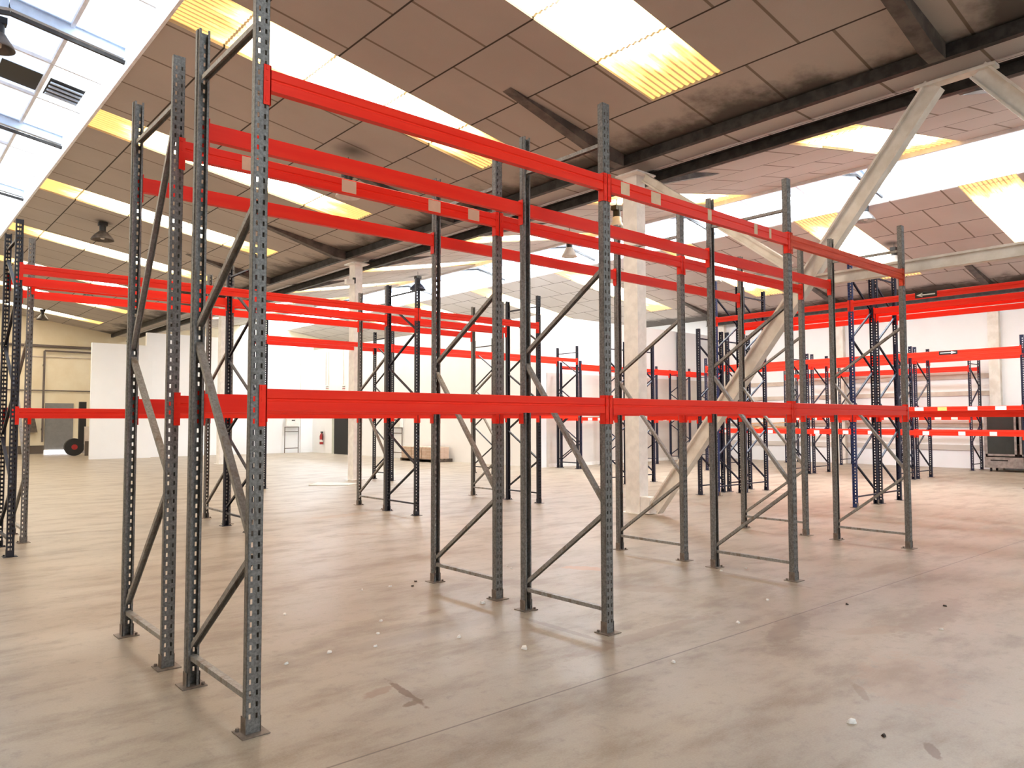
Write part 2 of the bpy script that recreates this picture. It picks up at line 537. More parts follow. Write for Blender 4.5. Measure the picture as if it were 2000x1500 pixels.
ORD = ['nearest', 'second', 'third', 'fourth', 'fifth', 'sixth', 'seventh', 'eighth', 'ninth', 'tenth']
YA = [(5.87, 7.13), (10.12, 11.38), (15.5, 16.6), (20.8, 21.9), (26.1, 27.2), (31.3, 32.4), (36.5, 37.6), (41.5, 42.6)]
YC = [(5.45, 6.65), (10.4, 11.6), (15.5, 16.6), (20.8, 21.9), (26.1, 27.2), (31.3, 32.4), (36.5, 37.6)]
YD = [(5.25, 6.5), (9.55, 10.85), (14.4, 15.6), (19.6, 20.8), (25, 26.2), (30.2, 31.4), (35.5, 36.7)]
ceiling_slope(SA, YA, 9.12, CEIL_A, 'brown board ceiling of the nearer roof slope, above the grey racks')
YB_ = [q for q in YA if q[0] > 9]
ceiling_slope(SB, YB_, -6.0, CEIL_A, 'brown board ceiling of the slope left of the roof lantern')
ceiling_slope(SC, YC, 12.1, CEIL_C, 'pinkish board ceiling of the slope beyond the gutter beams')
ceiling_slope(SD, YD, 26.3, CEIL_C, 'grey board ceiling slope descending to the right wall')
for S_, YS, xe, nm in ((SA, YA, 9.12, 'nearer ceiling slope'), (SB, YB_, -6.0, 'slope left of the lantern'), (SC, YC, 12.1, 'slope beyond the gutter'), (SD, YD, 26.3, 'slope above the right wall')):
    for i, (a, b) in enumerate(YS):
        rooflight(S_, a, b, xe, '%s corrugated amber rooflight strip in the %s' % (ORD[i], nm))


def lantern(xa, xb, ze, tagname, y_start, LANTERN):
    """raised ridge light: white curbs, glazing, rafters"""
    xm, zt, zr = (xa + xb) / 2, ze + 0.42, ze + 0.70
    for x, n in ((xa, 'left'), (xb, 'right')):
        x, o = (x - 0.02, 0.05) if x == xb else (x + 0.02, -0.05)
        struct('trim_%s_curb_%s' % (tagname, n), MB().box((x, YF, ze - 0.03), (x + o, YB, zt + 0.05)), LANTERN_WHITE, 'white %s curb board of the %s roof lantern' % (n, tagname), 'curb')
    q = xm + (xb - xm) * 0.52
    q2 = xm - (xm - xa) * 0.52

    def zz(x):
        return zr - (zr - zt) * abs(x - xm) / (xb - xm)
    for (x0, x1, m, lab) in ((q, xb, LANTERN, 'bright right glazing'), (xm, q, LANTERN_BLUE, 'pale blue right upper glazing'), (q2, xm, LANTERN_BLUE, 'pale blue left upper glazing'), (xa, q2, LANTERN, 'bright left glazing')):
        me = MB().prism([(x0, zz(x0)), (x1, zz(x1)), (x1, zz(x1) + 0.03), (x0, zz(x0) + 0.03)], 'y', y_start, YB)
        struct(window_name(), me, m, '%s of the %s roof lantern' % (lab, tagname), 'skylight')
        struct(window_name(), MB().prism([(x0, zz(x0)), (x1, zz(x1)), (x1, zz(x1) + 0.03), (x0, zz(x0) + 0.03)], 'y', YF, -2.5), LANTERN_MID, '%s of the %s lantern, added behind the viewer as fill light' % (lab, tagname), 'skylight')  # unseen glowing panes added behind the viewer to brighten the beam fronts
        struct('ceiling', MB().prism([(x0, zz(x0)), (x1, zz(x1)), (x1, zz(x1) + 0.03), (x0, zz(x0) + 0.03)], 'y', -2.49, y_start - 0.01), LANTERN_WHITE, 'unseen panel added to shut out light of the %s lantern, %s' % (tagname, lab.split(' ', 1)[1]), 'ceiling')  # unseen blockers added overhead to keep the near floor darker
    k = 0
    for yy in (3.3, 8.4, 13.55, 18.7, 23.8, 28.9, 34.0, 39.1):
        k += 1
        m = MB()
        for sgn, xe in ((1, xb), (-1, xa)):
            m.ibeam((xm, yy, zr - 0.13), (xe - sgn * 0.02, yy, zt - 0.13), 0.2, 0.11, (0, 0, 1))
        t = thing('lantern_rafter', '%s pale blue rafter pair with dark tie bar in the %s roof lantern' % (ORD[k - 1], tagname), 'rafter', (xm, yy, zt), 0, 'rafters of the %s roof lantern' % tagname)
        r = m.build('rafter', LANTERN_STEEL, t)
        d = MB()
        d.bar((xa + 0.04, yy - 0.1, ze + 0.1), (xm, yy - 0.1, ze + 0.36), 0.06, 0.05)
        d.bar((xm, yy - 0.1, ze + 0.36), (xb - 0.04, yy - 0.1, ze + 0.1), 0.06, 0.05)
        b = d.build('tie_bar', DARKSTEEL, t)
        for c in (r, b):
            c.matrix_parent_inverse = Matrix.Translation((-xm, -yy, -zt))
    m = MB()
    for yy in (10.1, 11.8, 15.2, 16.95, 20.4, 22.1, 25.5):
        for sgn, xe in ((1, xb), (-1, xa)):
            m.bar((xm, yy, zr - 0.05), (xe, yy, zt - 0.05), 0.06, 0.05)
    for x in (q, q2):
        m.bar((x, YF, zz(x) - 0.04), (x, YB, zz(x) - 0.04), 0.07, 0.06)
    struct('trim_%s_glazing_bars' % tagname, m, LANTERN_WHITE, 'white glazing bars of the %s roof lantern' % tagname, 'glazing bars')


lantern(-0.1, 3.2, 7.53, 'nearer', 9.0, LANTERN_NEAR)
lantern(17.3, 20.3, 7.45, 'farther', 2.5, LANTERN_FAR)
# open louvred vent of the nearer lantern
t = thing('roof_vent', 'dark open vent pane with slats in the nearer roof lantern', 'vent', (2.4, 15.9, 7.98))
fr = MB()
for (x0, x1) in ((1.74, 2.42), (2.50, 3.08)):
    zf = lambda x: 8.23 - 0.42 * 0 - (8.23 - 7.95) * abs(x - 1.55) / 1.65
    fr.prism([(x0, zf(x0) - 0.015), (x1, zf(x1) - 0.015), (x1, zf(x1) - 0.005), (x0, zf(x0) - 0.005)], 'y', 15.95, 16.8)
o = fr.build('vent_opening', BLACK, t)
o.matrix_parent_inverse = Matrix.Translation((-2.4, -15.9, -7.98))
for i in range(4):
    yy = 16.05 + i * 0.19
    o = MB().prism([(2.52, zf(2.52) - 0.06), (3.06, zf(3.06) - 0.06), (3.06, zf(3.06) - 0.035), (2.52, zf(2.52) - 0.035)], 'y', yy, yy + 0.05).build('vent_slat', LANTERN_STEEL, t)
    o.matrix_parent_inverse = Matrix.Translation((-2.4, -15.9, -7.98))

# gutter between the two slopes
struct('ceiling', MB().box((10.28, YF, 6.31), (10.97, YB, 6.42)), CEIL_C, 'pale soffit strip of the roof gutter', 'ceiling')
for x, sgn, z0, z1, nm in ((10.24, 1, 6.21, 6.38, 'left'), (10.98, -1, 6.04, 6.24, 'right')):
    tag(MB().channel((x, YF, (z0 + z1) / 2), (x, 44.9, (z0 + z1) / 2), 0.10, z1 - z0, (-sgn, 0, 0), 0.012).build('gutter_beam', DARKSTEEL), 'long dark steel channel along the %s side of the roof gutter' % nm, 'beam', 'gutter beams')
tag(MB().ibeam((28.05, YF, 5.9), (28.05, 19.1, 5.9), 0.26, 0.14, (0, 0, 1)).build('eaves_beam', DARKSTEEL), 'long dark steel beam under the eaves of the right wall', 'beam')
for i, yy in enumerate((3.45, 8.72, 13.8, 18.88, 24.0, 29.2)):
    nm = ['over the cream chevron brace', 'above the nearest white column', 'between the first two white columns', 'above the second white column', 'beyond the second white column', 'above the farthest white column'][i]
    for s, xa, xb, side in ((SA, 7.5, 10.18, 'left'), (SC, 13.2, 11.03, 'right')):
        za, zb = slope_z(s, xa) - 0.005, slope_z(s, xb) - 0.005
        tag(MB().prism([(xa, za), (xb, zb), (xb, zb - 0.22), (xb + (xa - xb) * 0.12, zb - 0.2)], 'y', yy - 0.1, yy + 0.1).build('rafter_haunch', HAUNCH), 'sooty rafter haunch %s, %s of the gutter' % (nm, side), 'rafter', 'rafter haunches at the gutter')
for i, yy in enumerate((8.1, 13.2, 18.6)):
    xa, xb = 25.4, 27.97
    za, zb = slope_z(SD, xa) - 0.005, slope_z(SD, xb) - 0.005
    tag(MB().prism([(xa, za), (xb, zb), (xb, zb - 0.16), (xb - 0.3, zb - 0.14)], 'y', yy - 0.1, yy + 0.1).build('rafter_haunch', HAUNCH), '%s sooty rafter haunch under the slope above the right wall' % ORD[i], 'rafter', 'rafter haunches at the right eaves')

# ------------------------------------------------------------------ columns and bracing
for i, yy in enumerate((8.72, 18.9, 29.25)):
    t = thing('steel_column', '%s white steel roof column under the gutter' % ['nearest', 'second nearest', 'farthest'][i], 'column', (10.57, yy, 0), 0, 'white columns under the gutter')
    MB().box((-0.12, -0.16, 0.012), (0.12, 0.16, 6.09)).build('shaft', COLUMN, t)
    MB().box((-0.2, -0.24, 0), (0.2, 0.24, 0.012)).build('base_plate', COLUMN, t)
    MB().box((-0.26, -0.3, 6.09), (0.26, 0.22, 6.12)).build('head_plate', COLUMN, t)
    if i == 0:
        MB().box((-0.10, -0.36, 0.012), (0.10, -0.16, 0.3)).build('foot_gusset', COLUMN, t)
PX = 10.57


def strut(name, label, p0, p1, depth, width):
    t = thing(name, label, 'brace', p0, 0, 'cream bracing beside the nearest column')
    o = MB().ibeam(p0, p1, depth, width, (0, 1, 0) if abs(p1[2] - p0[2]) > 0.5 else (0, 0, 1), 0.03, 0.05).build('strut', STRUT, t)
    o.matrix_parent_inverse = Matrix.Translation([-q for q in p0])
    return t


strut('roof_brace', 'long cream diagonal brace rising from the nearest column foot to the gutter', (PX, 8.30, 0.10), (PX, 3.62, 6.06), 0.24, 0.15)
strut('roof_brace', 'cream diagonal brace descending rightwards out of the picture top', (PX, 3.10, 6.06), (PX, -1.6, 0.08), 0.24, 0.15)
strut('roof_brace', 'short cream brace from the nearest column head down to the long diagonal', (PX, 8.46, 6.02), (PX, 5.72, 3.98), 0.15, 0.12)
strut('roof_brace', 'horizontal cream strut between the two long diagonal braces', (PX, 5.35, 3.70), (PX, 1.38, 3.72), 0.17, 0.13)
tag(MB().box((PX - 0.09, 2.9, 6.06), (PX + 0.09, 3.85, 6.1)).build('gusset_plate', STRUT), 'cream gusset plate where the diagonal braces meet below the gutter', 'plate')

# ------------------------------------------------------------------ rack parts
HOLE = {}


def upright_mesh(H, mat, w=0.08, d=0.06, pitch=0.06, hw=0.012, hh=0.027):
    key = (H, mat.name)
    if key in HOLE:
        return HOLE[key]
    vs, fs = [], []
    xs = [-w / 2, -w * 0.31, -w * 0.31 + hw, w * 0.31 - hw, w * 0.31, w / 2]
    zs, kind = [0.0, 0.08], [0]
    z = 0.08
    while z + pitch < H - 0.02:
        zs += [z + hh, z + pitch]
        kind += [1, 0]
        z += pitch
    zs.append(H)
    kind.append(0)
    n = len(xs)
    for zz in zs:
        for x in xs:
            vs.append((x, 0, zz))
    for j in range(len(zs) - 1):
        for i in range(n - 1):
            if kind[j] and i in (1, 3):
                continue
            a = j * n + i
            fs.append((a, a + 1, a + 1 + n, a + n))
    # flanges and returns
    for sx in (-1, 1):
        o = len(vs)
        pts = [(sx * w / 2, 0), (sx * w / 2, d * 0.55), (sx * (w / 2 - 0.006), d * 0.65), (sx * (w / 2 - 0.006), d), (sx * (w / 2 - 0.02), d)]
        for zz in (0, H):
            for x, y in pts:
                vs.append((x, y, zz))
        m = len(pts)
        for i in range(m - 1):
            q = (o + i, o + i + 1, o + m + i + 1, o + m + i)
            fs.append(q if sx > 0 else q[::-1])
    me = bpy.data.meshes.new('upright')
    me.from_pydata(vs, [], fs)
    me.materials.append(mat)
    me = solidify(me, 0.003)
    me.name = 'upright'
    HOLE[key] = me
    return me


FRAME_CACHE = {}


def frame_parts(H, D, mats, style):
    key = (H, D, mats[0].name, style)
    if key in FRAME_CACHE:
        return FRAME_CACHE[key]
    um = upright_mesh(H, mats[0]) if style != 'zig' else upright_mesh(H, mats[0], 0.085, 0.06, 0.055, 0.020, 0.028)
    um_r = upright_mesh(H, mats[2]) if style != 'zig' else upright_mesh(H, mats[2], 0.085, 0.06, 0.055, 0.020, 0.028)
    f, r = 0.045, D - 0.045
    if style == 'z':
        hor = [0.18, 3.87]
        dia = [((r, 0.24), (f, 0.92)), ((f, 1.0), (r, 2.15)), ((r, 2.25), (f, 2.86))]
    elif style == 'zlong':
        hor = [0.18, 3.87]
        dia = [((r, 0.24), (f, 1.2)), ((f, 1.28), (r, 2.15)), ((r, 2.22), (f, 3.78))]
    else:
        hor = [0.20, H - 0.22]
        nz = max(3, round((H - 0.6) / 0.6))
        zs = [0.26 + i * (H - 0.6) / nz for i in range(nz + 1)]
        dia = [(((r, f)[i % 2], zs[i] + 0.02), ((f, r)[i % 2], zs[i + 1] - 0.02)) for i in range(nz)]
    wa, wb = (0.042, 0.03) if style != 'zig' else (0.036, 0.026)
    parts = [('upright', um, (0, 0, 0), 0), ('upright', um_r, (0, D, 0), math.pi)]
    bp = MB().box((-0.075, -0.05, 0), (0.075, 0.10, 0.006))
    bp.tube((-0.055, 0.075, 0.006), (-0.055, 0.075, 0.022), 0.011, 6)
    bp.box((-0.043, -0.004, 0.006), (-0.040, 0.06, 0.09)).box((0.040, -0.004, 0.006), (0.043, 0.06, 0.09))
    bm_ = bp.mesh('base_plate', mats[3])
    parts += [('base_plate', bm_, (0, 0, 0), 0), ('base_plate', bm_, (0, D, 0), math.pi)]
    for z in hor:
        parts.append(('horizontal_brace', MB().channel((0, f, z), (0, r, z), wb, wa, (0, 0, 1)).mesh('horizontal_brace', mats[1]), (0, 0, 0), 0))
    for (ya, za), (yb, zb) in dia:
        parts.append(('diagonal_brace', MB().channel((0, ya, za), (0, yb, zb), wb, wa, (0, 0, 1)).mesh('diagonal_brace', mats[1]), (0, 0, 0), 0))
    FRAME_CACHE[key] = parts
    return parts


def make_frame(label, group, loc, rz, H, D, mats, style):
    t = thing('rack_upright_frame', label, 'rack frame', loc, rz, group)
    for nm, me, l, r in frame_parts(H, D, mats, style):
        obj(nm, me, t, l, r)
    return t


BEAM_CACHE = {}


def beam_parts(L, h, mat):
    key = (round(L, 3), h, mat.name)
    if key in BEAM_CACHE:
        return BEAM_CACHE[key]
    a = L / 2 - 0.006
    pr = [(-0.008, 0), (-0.008, h * 0.42), (-0.002, h * 0.46), (-0.002, h * 0.54), (-0.008, h * 0.58), (-0.008, h - 0.004), (-0.004, h), (0.020, h), (0.020, h - 0.02), (0.040, h - 0.02), (0.040, 0)]
    body = MB().prism(pr, 'x', -a, a).mesh('beam_body', mat)
    con = []
    for sg in (-1, 1):
        m = MB()
        e = sg * L / 2
        m.box((e - sg * 0.006, -0.010, -0.085), (e, 0.045, h + 0.02))          # plate against the side of the post
        m.box((e - sg * 0.006, -0.010, -0.085), (e + sg * 0.036, -0.005, h + 0.02))  # flap hooked over its face
        for zz in (-0.055, h * 0.5, h + 0.002):
            m.box((e + sg * 0.012, -0.014, zz - 0.012), (e + sg * 0.026, -0.010, zz + 0.012))
        con.append(m.mesh('end_connector', mat))
    BEAM_CACHE[key] = (body, con)
    return BEAM_CACHE[key]


BEAMS = {}


def make_beam(key, label, group, loc, rz, L, h, mat):
    t = thing('rack_beam', label, 'rack beam', loc, rz, group)
    body, con = beam_parts(L, h, mat)
    b = obj('beam_body', body, t)
    for c in con:
        obj('end_connector', c, t)
    BEAMS[key] = t
    return t


def rack_row(key, axis, pos, base, D, H, levels, desc, colour, mats, style, h=0.12, bays=None, names=None, special=None, depthname=('near-side', 'far-side'), fardrop=0, mat=RED):
    """axis 'x': frames at x=pos, depth from y=base; axis 'y': frames at y=pos, depth from x=base"""
    rz = 0 if axis == 'x' else -math.pi / 2
    for i, p in enumerate(pos):
        loc = (p, base, 0) if axis == 'x' else (base, p, 0)
        st = (special or {}).get(i, style)
        make_frame('%s upright frame, %s in the %s' % (colour, names[i], desc), 'upright frames of the %s' % desc, loc, rz, H, D, mats, st)
    pw = 0.08 if style != 'zig' else 0.085
    for i in range(len(pos) - 1):
        L = abs(pos[i + 1] - pos[i]) - pw - 0.002
        mid = (pos[i] + pos[i + 1]) / 2
        for lv, (ln, z) in enumerate(levels):
            for sd in (0, 1):
                v = base + (D if sd else 0)
                zz = z - fardrop * sd * lv
                loc = (mid, v, zz) if axis == 'x' else (v, mid, zz)
                m = mat if isinstance(mat, bpy.types.Material) else mat(i, lv, sd)
                make_beam((key, i, lv, sd), 'red %s beam, %s of the %s, %s' % (ln, bays[i], desc, depthname[sd]), 'beams of the %s' % desc, loc, rz + (math.pi if sd else 0), L, h, m)


GAL = (GALV, GALV_LIGHT, GALV, RUSTPLATE)
NAV = (NAVY, NAVY, NAVY, NAVY)
DRK = (BLACKBLUE, BLACKBLUE, BLACKBLUE, BLACKBLUE)
RYL = (ROYAL, NAVY, NAVY, RUSTPLATE)
FOUR = ['leftmost', 'second from left', 'third from left', 'rightmost']
BAY3 = ['left bay', 'middle bay', 'right bay']
L2 = [('lower', 1.71), ('upper', 3.485)]
rack_row('F', 'x', [1.62, 4.45, 7.32, 10.25], 3.95, 1.0, 4.2, L2, 'nearest grey rack row', 'galvanised', GAL, 'z', bays=BAY3, names=FOUR,
         mat=lambda i, lv, sd: RED_OLD if (i == 2 and lv == 1 and sd == 0) else RED)
rack_row('B', 'x', [1.61, 4.52, 7.40, 10.30], 5.37, 1.05, 4.2, L2, 'grey rack row backing the nearest one', 'galvanised', GAL, 'z', bays=BAY3, names=FOUR, special={0: 'zlong'})
rack_row('CF', 'x', [1.44, 4.42, 7.39, 10.32], 11.0, 1.0, 4.18, [('lower', 1.70), ('upper', 3.50)], 'dark rack row in the middle distance', 'dark blue', DRK, 'zig', bays=BAY3, names=FOUR)
rack_row('CR', 'x', [1.74, 4.52, 7.47, 10.32], 12.14, 1.05, 4.2, [('lower', 1.70), ('upper', 3.50)], 'grey rack row behind the dark one', 'galvanised', GAL, 'z', bays=BAY3, names=FOUR)
rack_row('D', 'x', [7.5, 11.13, 14.76, 18.5], 17.8, 1.0, 4.2, [('lower', 1.72), ('upper', 3.64)], 'dark row before the far white wall', 'dark blue', DRK, 'zig', bays=BAY3, names=FOUR)
rack_row('E', 'x', [18.66, 20.73, 22.83, 24.92, 27.02], 17.8, 1.0, 3.7, [('lower', 1.64), ('upper', 3.46)], 'low rack row along the corner wall', 'navy', NAV, 'zig', bays=['leftmost bay', 'second bay', 'third bay', 'rightmost bay'], names=['leftmost', 'second from left', 'middle one', 'fourth from left', 'rightmost'])
rack_row('R', 'y', [9.45, 6.45, 3.35], 14.18, 0.95, 4.72, [('lower', 1.70), ('upper', 3.80)], 'tall blue rack row at the right', 'royal blue', RYL, 'zig', h=0.11, fardrop=0.05, bays=['left bay', 'right bay'], names=['left one', 'middle one', 'right one'])
rack_row('Q', 'y', [9.45, 6.45, 3.35], 15.28, 0.95, 4.72, [('lower', 1.70), ('upper', 3.71)], 'tall navy rack row backing the blue one', 'navy', NAV, 'zig', h=0.11, bays=['left bay', 'right bay'], names=['left one', 'middle one', 'right one'])
rack_row('P', 'y', [12.75, 9.85], 14.10, 0.95, 3.7, [('lower', 1.66)], 'short navy rack left of the tall blue row', 'navy', NAV, 'zig', bays=['single bay'], names=['left one', 'right one'])
rack_row('O', 'y', [12.75, 9.85], 15.24, 0.95, 3.7, [('lower', 1.66)], 'short navy rack left of the tall navy row', 'navy', NAV, 'zig', bays=['single bay'], names=['left one', 'right one'])
L3 = [('bottom', 1.24), ('middle', 1.86), ('top', 3.30)]
rack_row('S', 'y', [14.45, 11.42, 8.4, 5.48], 21.1, 1.0, 3.7, L3, 'three level navy rack row', 'navy', NAV, 'zig', h=0.13, bays=BAY3, names=FOUR)
rack_row('U', 'y', [14.45, 11.42, 8.4, 5.48], 22.36, 1.0, 3.7, L3, 'navy rack row backing the three level one', 'navy', NAV, 'zig', h=0.13, bays=BAY3, names=FOUR)
rack_row('T', 'y', [15.0, 12.85, 10.7, 8.55], 27.2, 0.95, 3.7, [('lower', 1.64), ('upper', 3.28)], 'low navy rack row against the right wall', 'navy', NAV, 'zig', bays=BAY3, names=FOUR)


# stickers and arrow signs fixed on beams
def sticker(key, u, wd, hh, mat, label, z0=0.01, name='paper_label'):
    b = BEAMS[key]
    o = MB().box((u - wd / 2, -0.0095, z0), (u + wd / 2, -0.008, z0 + hh)).build(name, mat, b)
    o['label'] = label
    return o


mF = [3.035, 5.885, 8.785]
for x, wd in ((4.67, 0.11), (5.07, 0.13), (5.86, 0.06), (6.65, 0.06), (6.92, 0.04)):
    sticker(('F', 1, 1, 0), x - mF[1], wd, 0.10, TAN, 'torn tan paper label')
mB = [3.065, 5.96, 8.85]
for x in (2.93, 3.77, 4.21, 2.12):
    sticker(('B', 0, 1, 0), x - mB[0], 0.13, 0.10, TAN, 'tan paper label')
for i, (y, wd, m, lab) in enumerate(((7.84, 0.22, WHITE_PAPER, 'white paper label'), (7.28, 0.22, YELLOW_PAPER, 'yellow paper label'), (6.58, 0.22, WHITE_PAPER, 'white paper label'), (5.96, 0.24, WHITE_PAPER, 'white paper label'))):
    sticker(('S', 2, 1, 0), 6.94 - y, wd, 0.11, m, lab)
for i in range(3):
    for k, u in enumerate((-0.75, 0.1, 0.8)):
        sticker(('S', i, 0, 0), u, 0.16, 0.10, WHITE_PAPER, 'white paper label')
for i in range(4):
    for u in (-0.6, -0.1, 0.45):
        sticker(('E', i, 0, 0), u, 0.22, 0.09, WHITE_PAPER, 'white paper label')
for i in range(3):
    for u in (-0.6, 0.1, 0.6):
        sticker(('T', i, 0, 0), u, 0.20, 0.09, WHITE_PAPER, 'white paper label')


def arrow(key, u, wd, hh, z0, direction):
    b = BEAMS[key]
    p = MB().box((u - wd / 2, -0.012, z0), (u + wd / 2, -0.008, z0 + hh)).build('arrow_sign', BLACK, b)
    p['label'] = 'black sign with a white arrow'
    m = MB()
    zc, s = z0 + hh / 2, direction
    m.box((u - s * wd * 0.42, -0.0135, zc - hh * 0.11), (u + s * wd * 0.22, -0.012, zc + hh * 0.11))
    tip, bx = u + s * wd * 0.44, u + s * wd * 0.16
    vs = [(tip, zc), (bx, zc + hh * 0.38), (bx, zc - hh * 0.38)]
    m._add([(x, -0.0135, z) for x, z in vs] + [(x, -0.012, z) for x, z in vs], [(0, 1, 2), (3, 5, 4), (0, 1, 4, 3), (1, 2, 5, 4), (2, 0, 3, 5)])
    m.build('arrow', WHITE_PAPER, p)


arrow(('R', 1, 1, 0), 4.90 - 5.10, 0.36, 0.10, 0.015, -1)
arrow(('S', 2, 2, 0), 6.94 - 7.10, 0.44, 0.10, 0.025, 1)

# ------------------------------------------------------------------ loose slats on the three level rack
for i, (y, z, a, tilt, l) in enumerate(((13.15, 1.40, 0.15, 0.06, 1.0), (12.9, 1.41, -0.12, 0.10, 0.95), (12.65, 1.40, 0.1, -0.07, 1.0), (12.4, 1.42, -0.14, 0.12, 0.9), (12.1, 1.40, 0.15, 0.08, 1.0), (11.85, 1.40, -0.1, 0.05, 0.9), (12.8, 1.53, 1.25, 0.05, 1.0), (12.2, 1.53, 1.0, 0.04, 0.9), (12.6, 1.64, 0.35, 0.10, 1.1), (12.3, 1.72, 1.4, -0.06, 1.2))):
    o = MB().box((-l / 2, -0.06, -0.012), (l / 2, 0.06, 0.012)).build('wooden_slat', WOOD)
    o.location = (21.6, y, z + 0.03)
    o.rotation_euler = (0, tilt, a)
    tag(o, 'raw broken wooden slat in the heap on the three level rack', 'slat', 'broken slats heaped on the rack')


# ------------------------------------------------------------------ lamps
def lamp(label, x, y, z, ztop, r=0.24, shade=CHROME, cap=BLACK):
    t = thing('hanging_lamp', label, 'lamp', (x, y, z), 0, 'hanging high bay lamps')
    prof = [(0.07, 0.26), (0.10, 0.24), (r * 0.62, 0.16), (r * 0.88, 0.07), (r, 0.0), (r * 0.97, 0.0), (r * 0.85, 0.06), (r * 0.58, 0.14), (0.06, 0.22)]
    MB().lathe(prof, (0, 0, 0), 24).build('lamp_shade', shade, t, True)
    MB().tube((0, 0, 0.24), (0, 0, 0.46), 0.085, 14).box((-0.11, -0.08, 0.40), (0.11, 0.08, 0.50)).build('gear_housing', cap, t)
    MB().tube((0, 0, 0.46), (0, 0, max(0.5, ztop - z)), 0.008, 6).build('suspension_rod', BLACK, t)
    MB().lathe([(0.0, 0.02), (0.05, 0.03), (0.055, 0.10), (0.03, 0.18), (0.0, 0.2)], (0, 0, 0), 12).build('bulb', WHITE, t, True)


lamp('silver bell lamp with black housing above the nearest rack beams', 7.19, 13.2, 6.1, slope_z(SA, 7.19), 0.25, WHITE)
lamp('white bell lamp with black cap against the bright farther lantern', 14.44, 14.18, 6.1, slope_z(SC, 14.44), 0.22, WHITE)
lamp('dark bell lamp hanging over the dark middle rack row', 15.31, 22.82, 6.45, slope_z(SC, 15.31), 0.3, NAVY)
lamp('small dark bell lamp at the left of the nearer ceiling slope', 4.98, 23.15, 6.72, slope_z(SA, 4.98), 0.3, HAUNCH)
lamp('pale disc lamp at the edge of the farther lantern beside the long diagonal', 20.3, 8.76, 7.0, 7.42, 0.26, CHROME)
lamp('white bell lamp with black cap above the rightmost near rack frame', 23.18, 9.19, 6.3, slope_z(SD, 23.18), 0.2, WHITE)
lamp('silver bell lamp low in front of an amber strip at the right', 22.43, 14.94, 6.45, slope_z(SD, 22.43), 0.26)
lamp('tiny dark lamp far off at the left of the ceiling', 6.68, 33.22, 6.5, slope_z(SA, 6.68), 0.26, HAUNCH)
lamp('tiny dark lamp nearest the cream back wall', 6.45, 41.52, 6.5, slope_z(SA, 6.45), 0.26, HAUNCH)
lamp('white bell lamp beside the nearest column head', 12.8, 11.06, 6.0, slope_z(SC, 12.8), 0.16, WHITE)
lamp('dark rimmed lamp under the nearer lantern at the picture corner', 1.46, 13.95, 7.50, 8.1, 0.24, HAUNCH)

# security camera on the second column
t = thing('security_camera', 'small white security camera on the second white column', 'camera', (10.33, 18.72, 5.55))
MB().box((-0.18, -0.07, -0.07), (0.05, 0.07, 0.07)).build('camera_body', WHITE, t)
MB().box((0.05, -0.03, -0.02), (0.12, 0.03, 0.14)).build('bracket', BLACK, t)

# ------------------------------------------------------------------ far wall fittings
struct('door_1', MB().box((18.03, 32.95, 0), (18.1, 34.3, 2.15)), DARKDOOR, 'dark open doorway in the white inner wall', 'door')
d = MB().box((18.0, 34.3, 0), (18.1, 34.5, 2.25)).box((18.0, 32.85, 2.15), (18.1, 34.3, 2.25))
struct('trim_10', d, GREENGREY, 'grey green frame of the dark doorway', 'door frame')
t = thing('fire_extinguisher', 'red fire extinguisher hung on the white wall left of the doorway', 'fire extinguisher', (17.98, 35.58, 0.45))
MB().lathe([(0, 0), (0.09, 0.0), (0.095, 0.03), (0.095, 0.42), (0.07, 0.5), (0.035, 0.54), (0.03, 0.6), (0, 0.6)], (0, 0, 0), 16).build('cylinder', EXT_RED, t, True)
MB().box((-0.03, -0.12, 0.58), (0.03, 0.05, 0.66)).build('valve', BLACK, t)
MB().tube((0, -0.1, 0.6), (0.0, -0.16, 0.5), 0.02, 8).tube((0, -0.16, 0.5), (0, -0.13, 0.2), 0.02, 8).build('hose', BLACK, t)
MB().lathe([(0.0965, 0.12), (0.0965, 0.24)], (0, 0, 0), 16).build('label_band', WHITE_PAPER, t)


def control_stand(label, loc, rz):
    t = thing('control_box_stand', label, 'control box', loc, rz, 'white control boxes on stands')
    m = MB()
    for x in (-0.37, 0.37):
        m.box((x - 0.015, -0.03, 0), (x + 0.015, 0.0, 1.36))
    for z in (0.25, 1.1, 1.34):
        m.box((-0.37, -0.03, z - 0.018), (0.37, 0.0, z + 0.018))
    m.build('stand', PIPE, t)
    MB().box((-0.32, -0.14, 1.36), (0.40, 0.02, 1.95)).build('cabinet', WHITE, t)
    MB().box((-0.06, -0.145, 1.66), (0.12, -0.14, 1.71)).build('logo_mark', BLACK, t)


control_stand('white control box on a metal stand at the white partition corner', (16.9, 36.78, 0), 0)
control_stand('white control box on a metal stand behind the dark middle rack', (18.06, 28.45, 0), -math.pi / 2)


def wall_sign(label, y, z):
    t = thing('wall_sign', label, 'sign', (18.09, y, z), 0, 'small red lettered wall signs')
    MB().box((-0.01, -0.17, -0.12), (0, 0.17, 0.12)).build('board', WHITE_PAPER, t)
    MB().box((-0.013, -0.14, 0.03), (-0.01, 0.14, 0.07)).build('dark_band', PIPE, t)
    MB().box((-0.013, -0.14, -0.06), (-0.01, 0.14, -0.02)).build('red_band', EXT_RED, t)


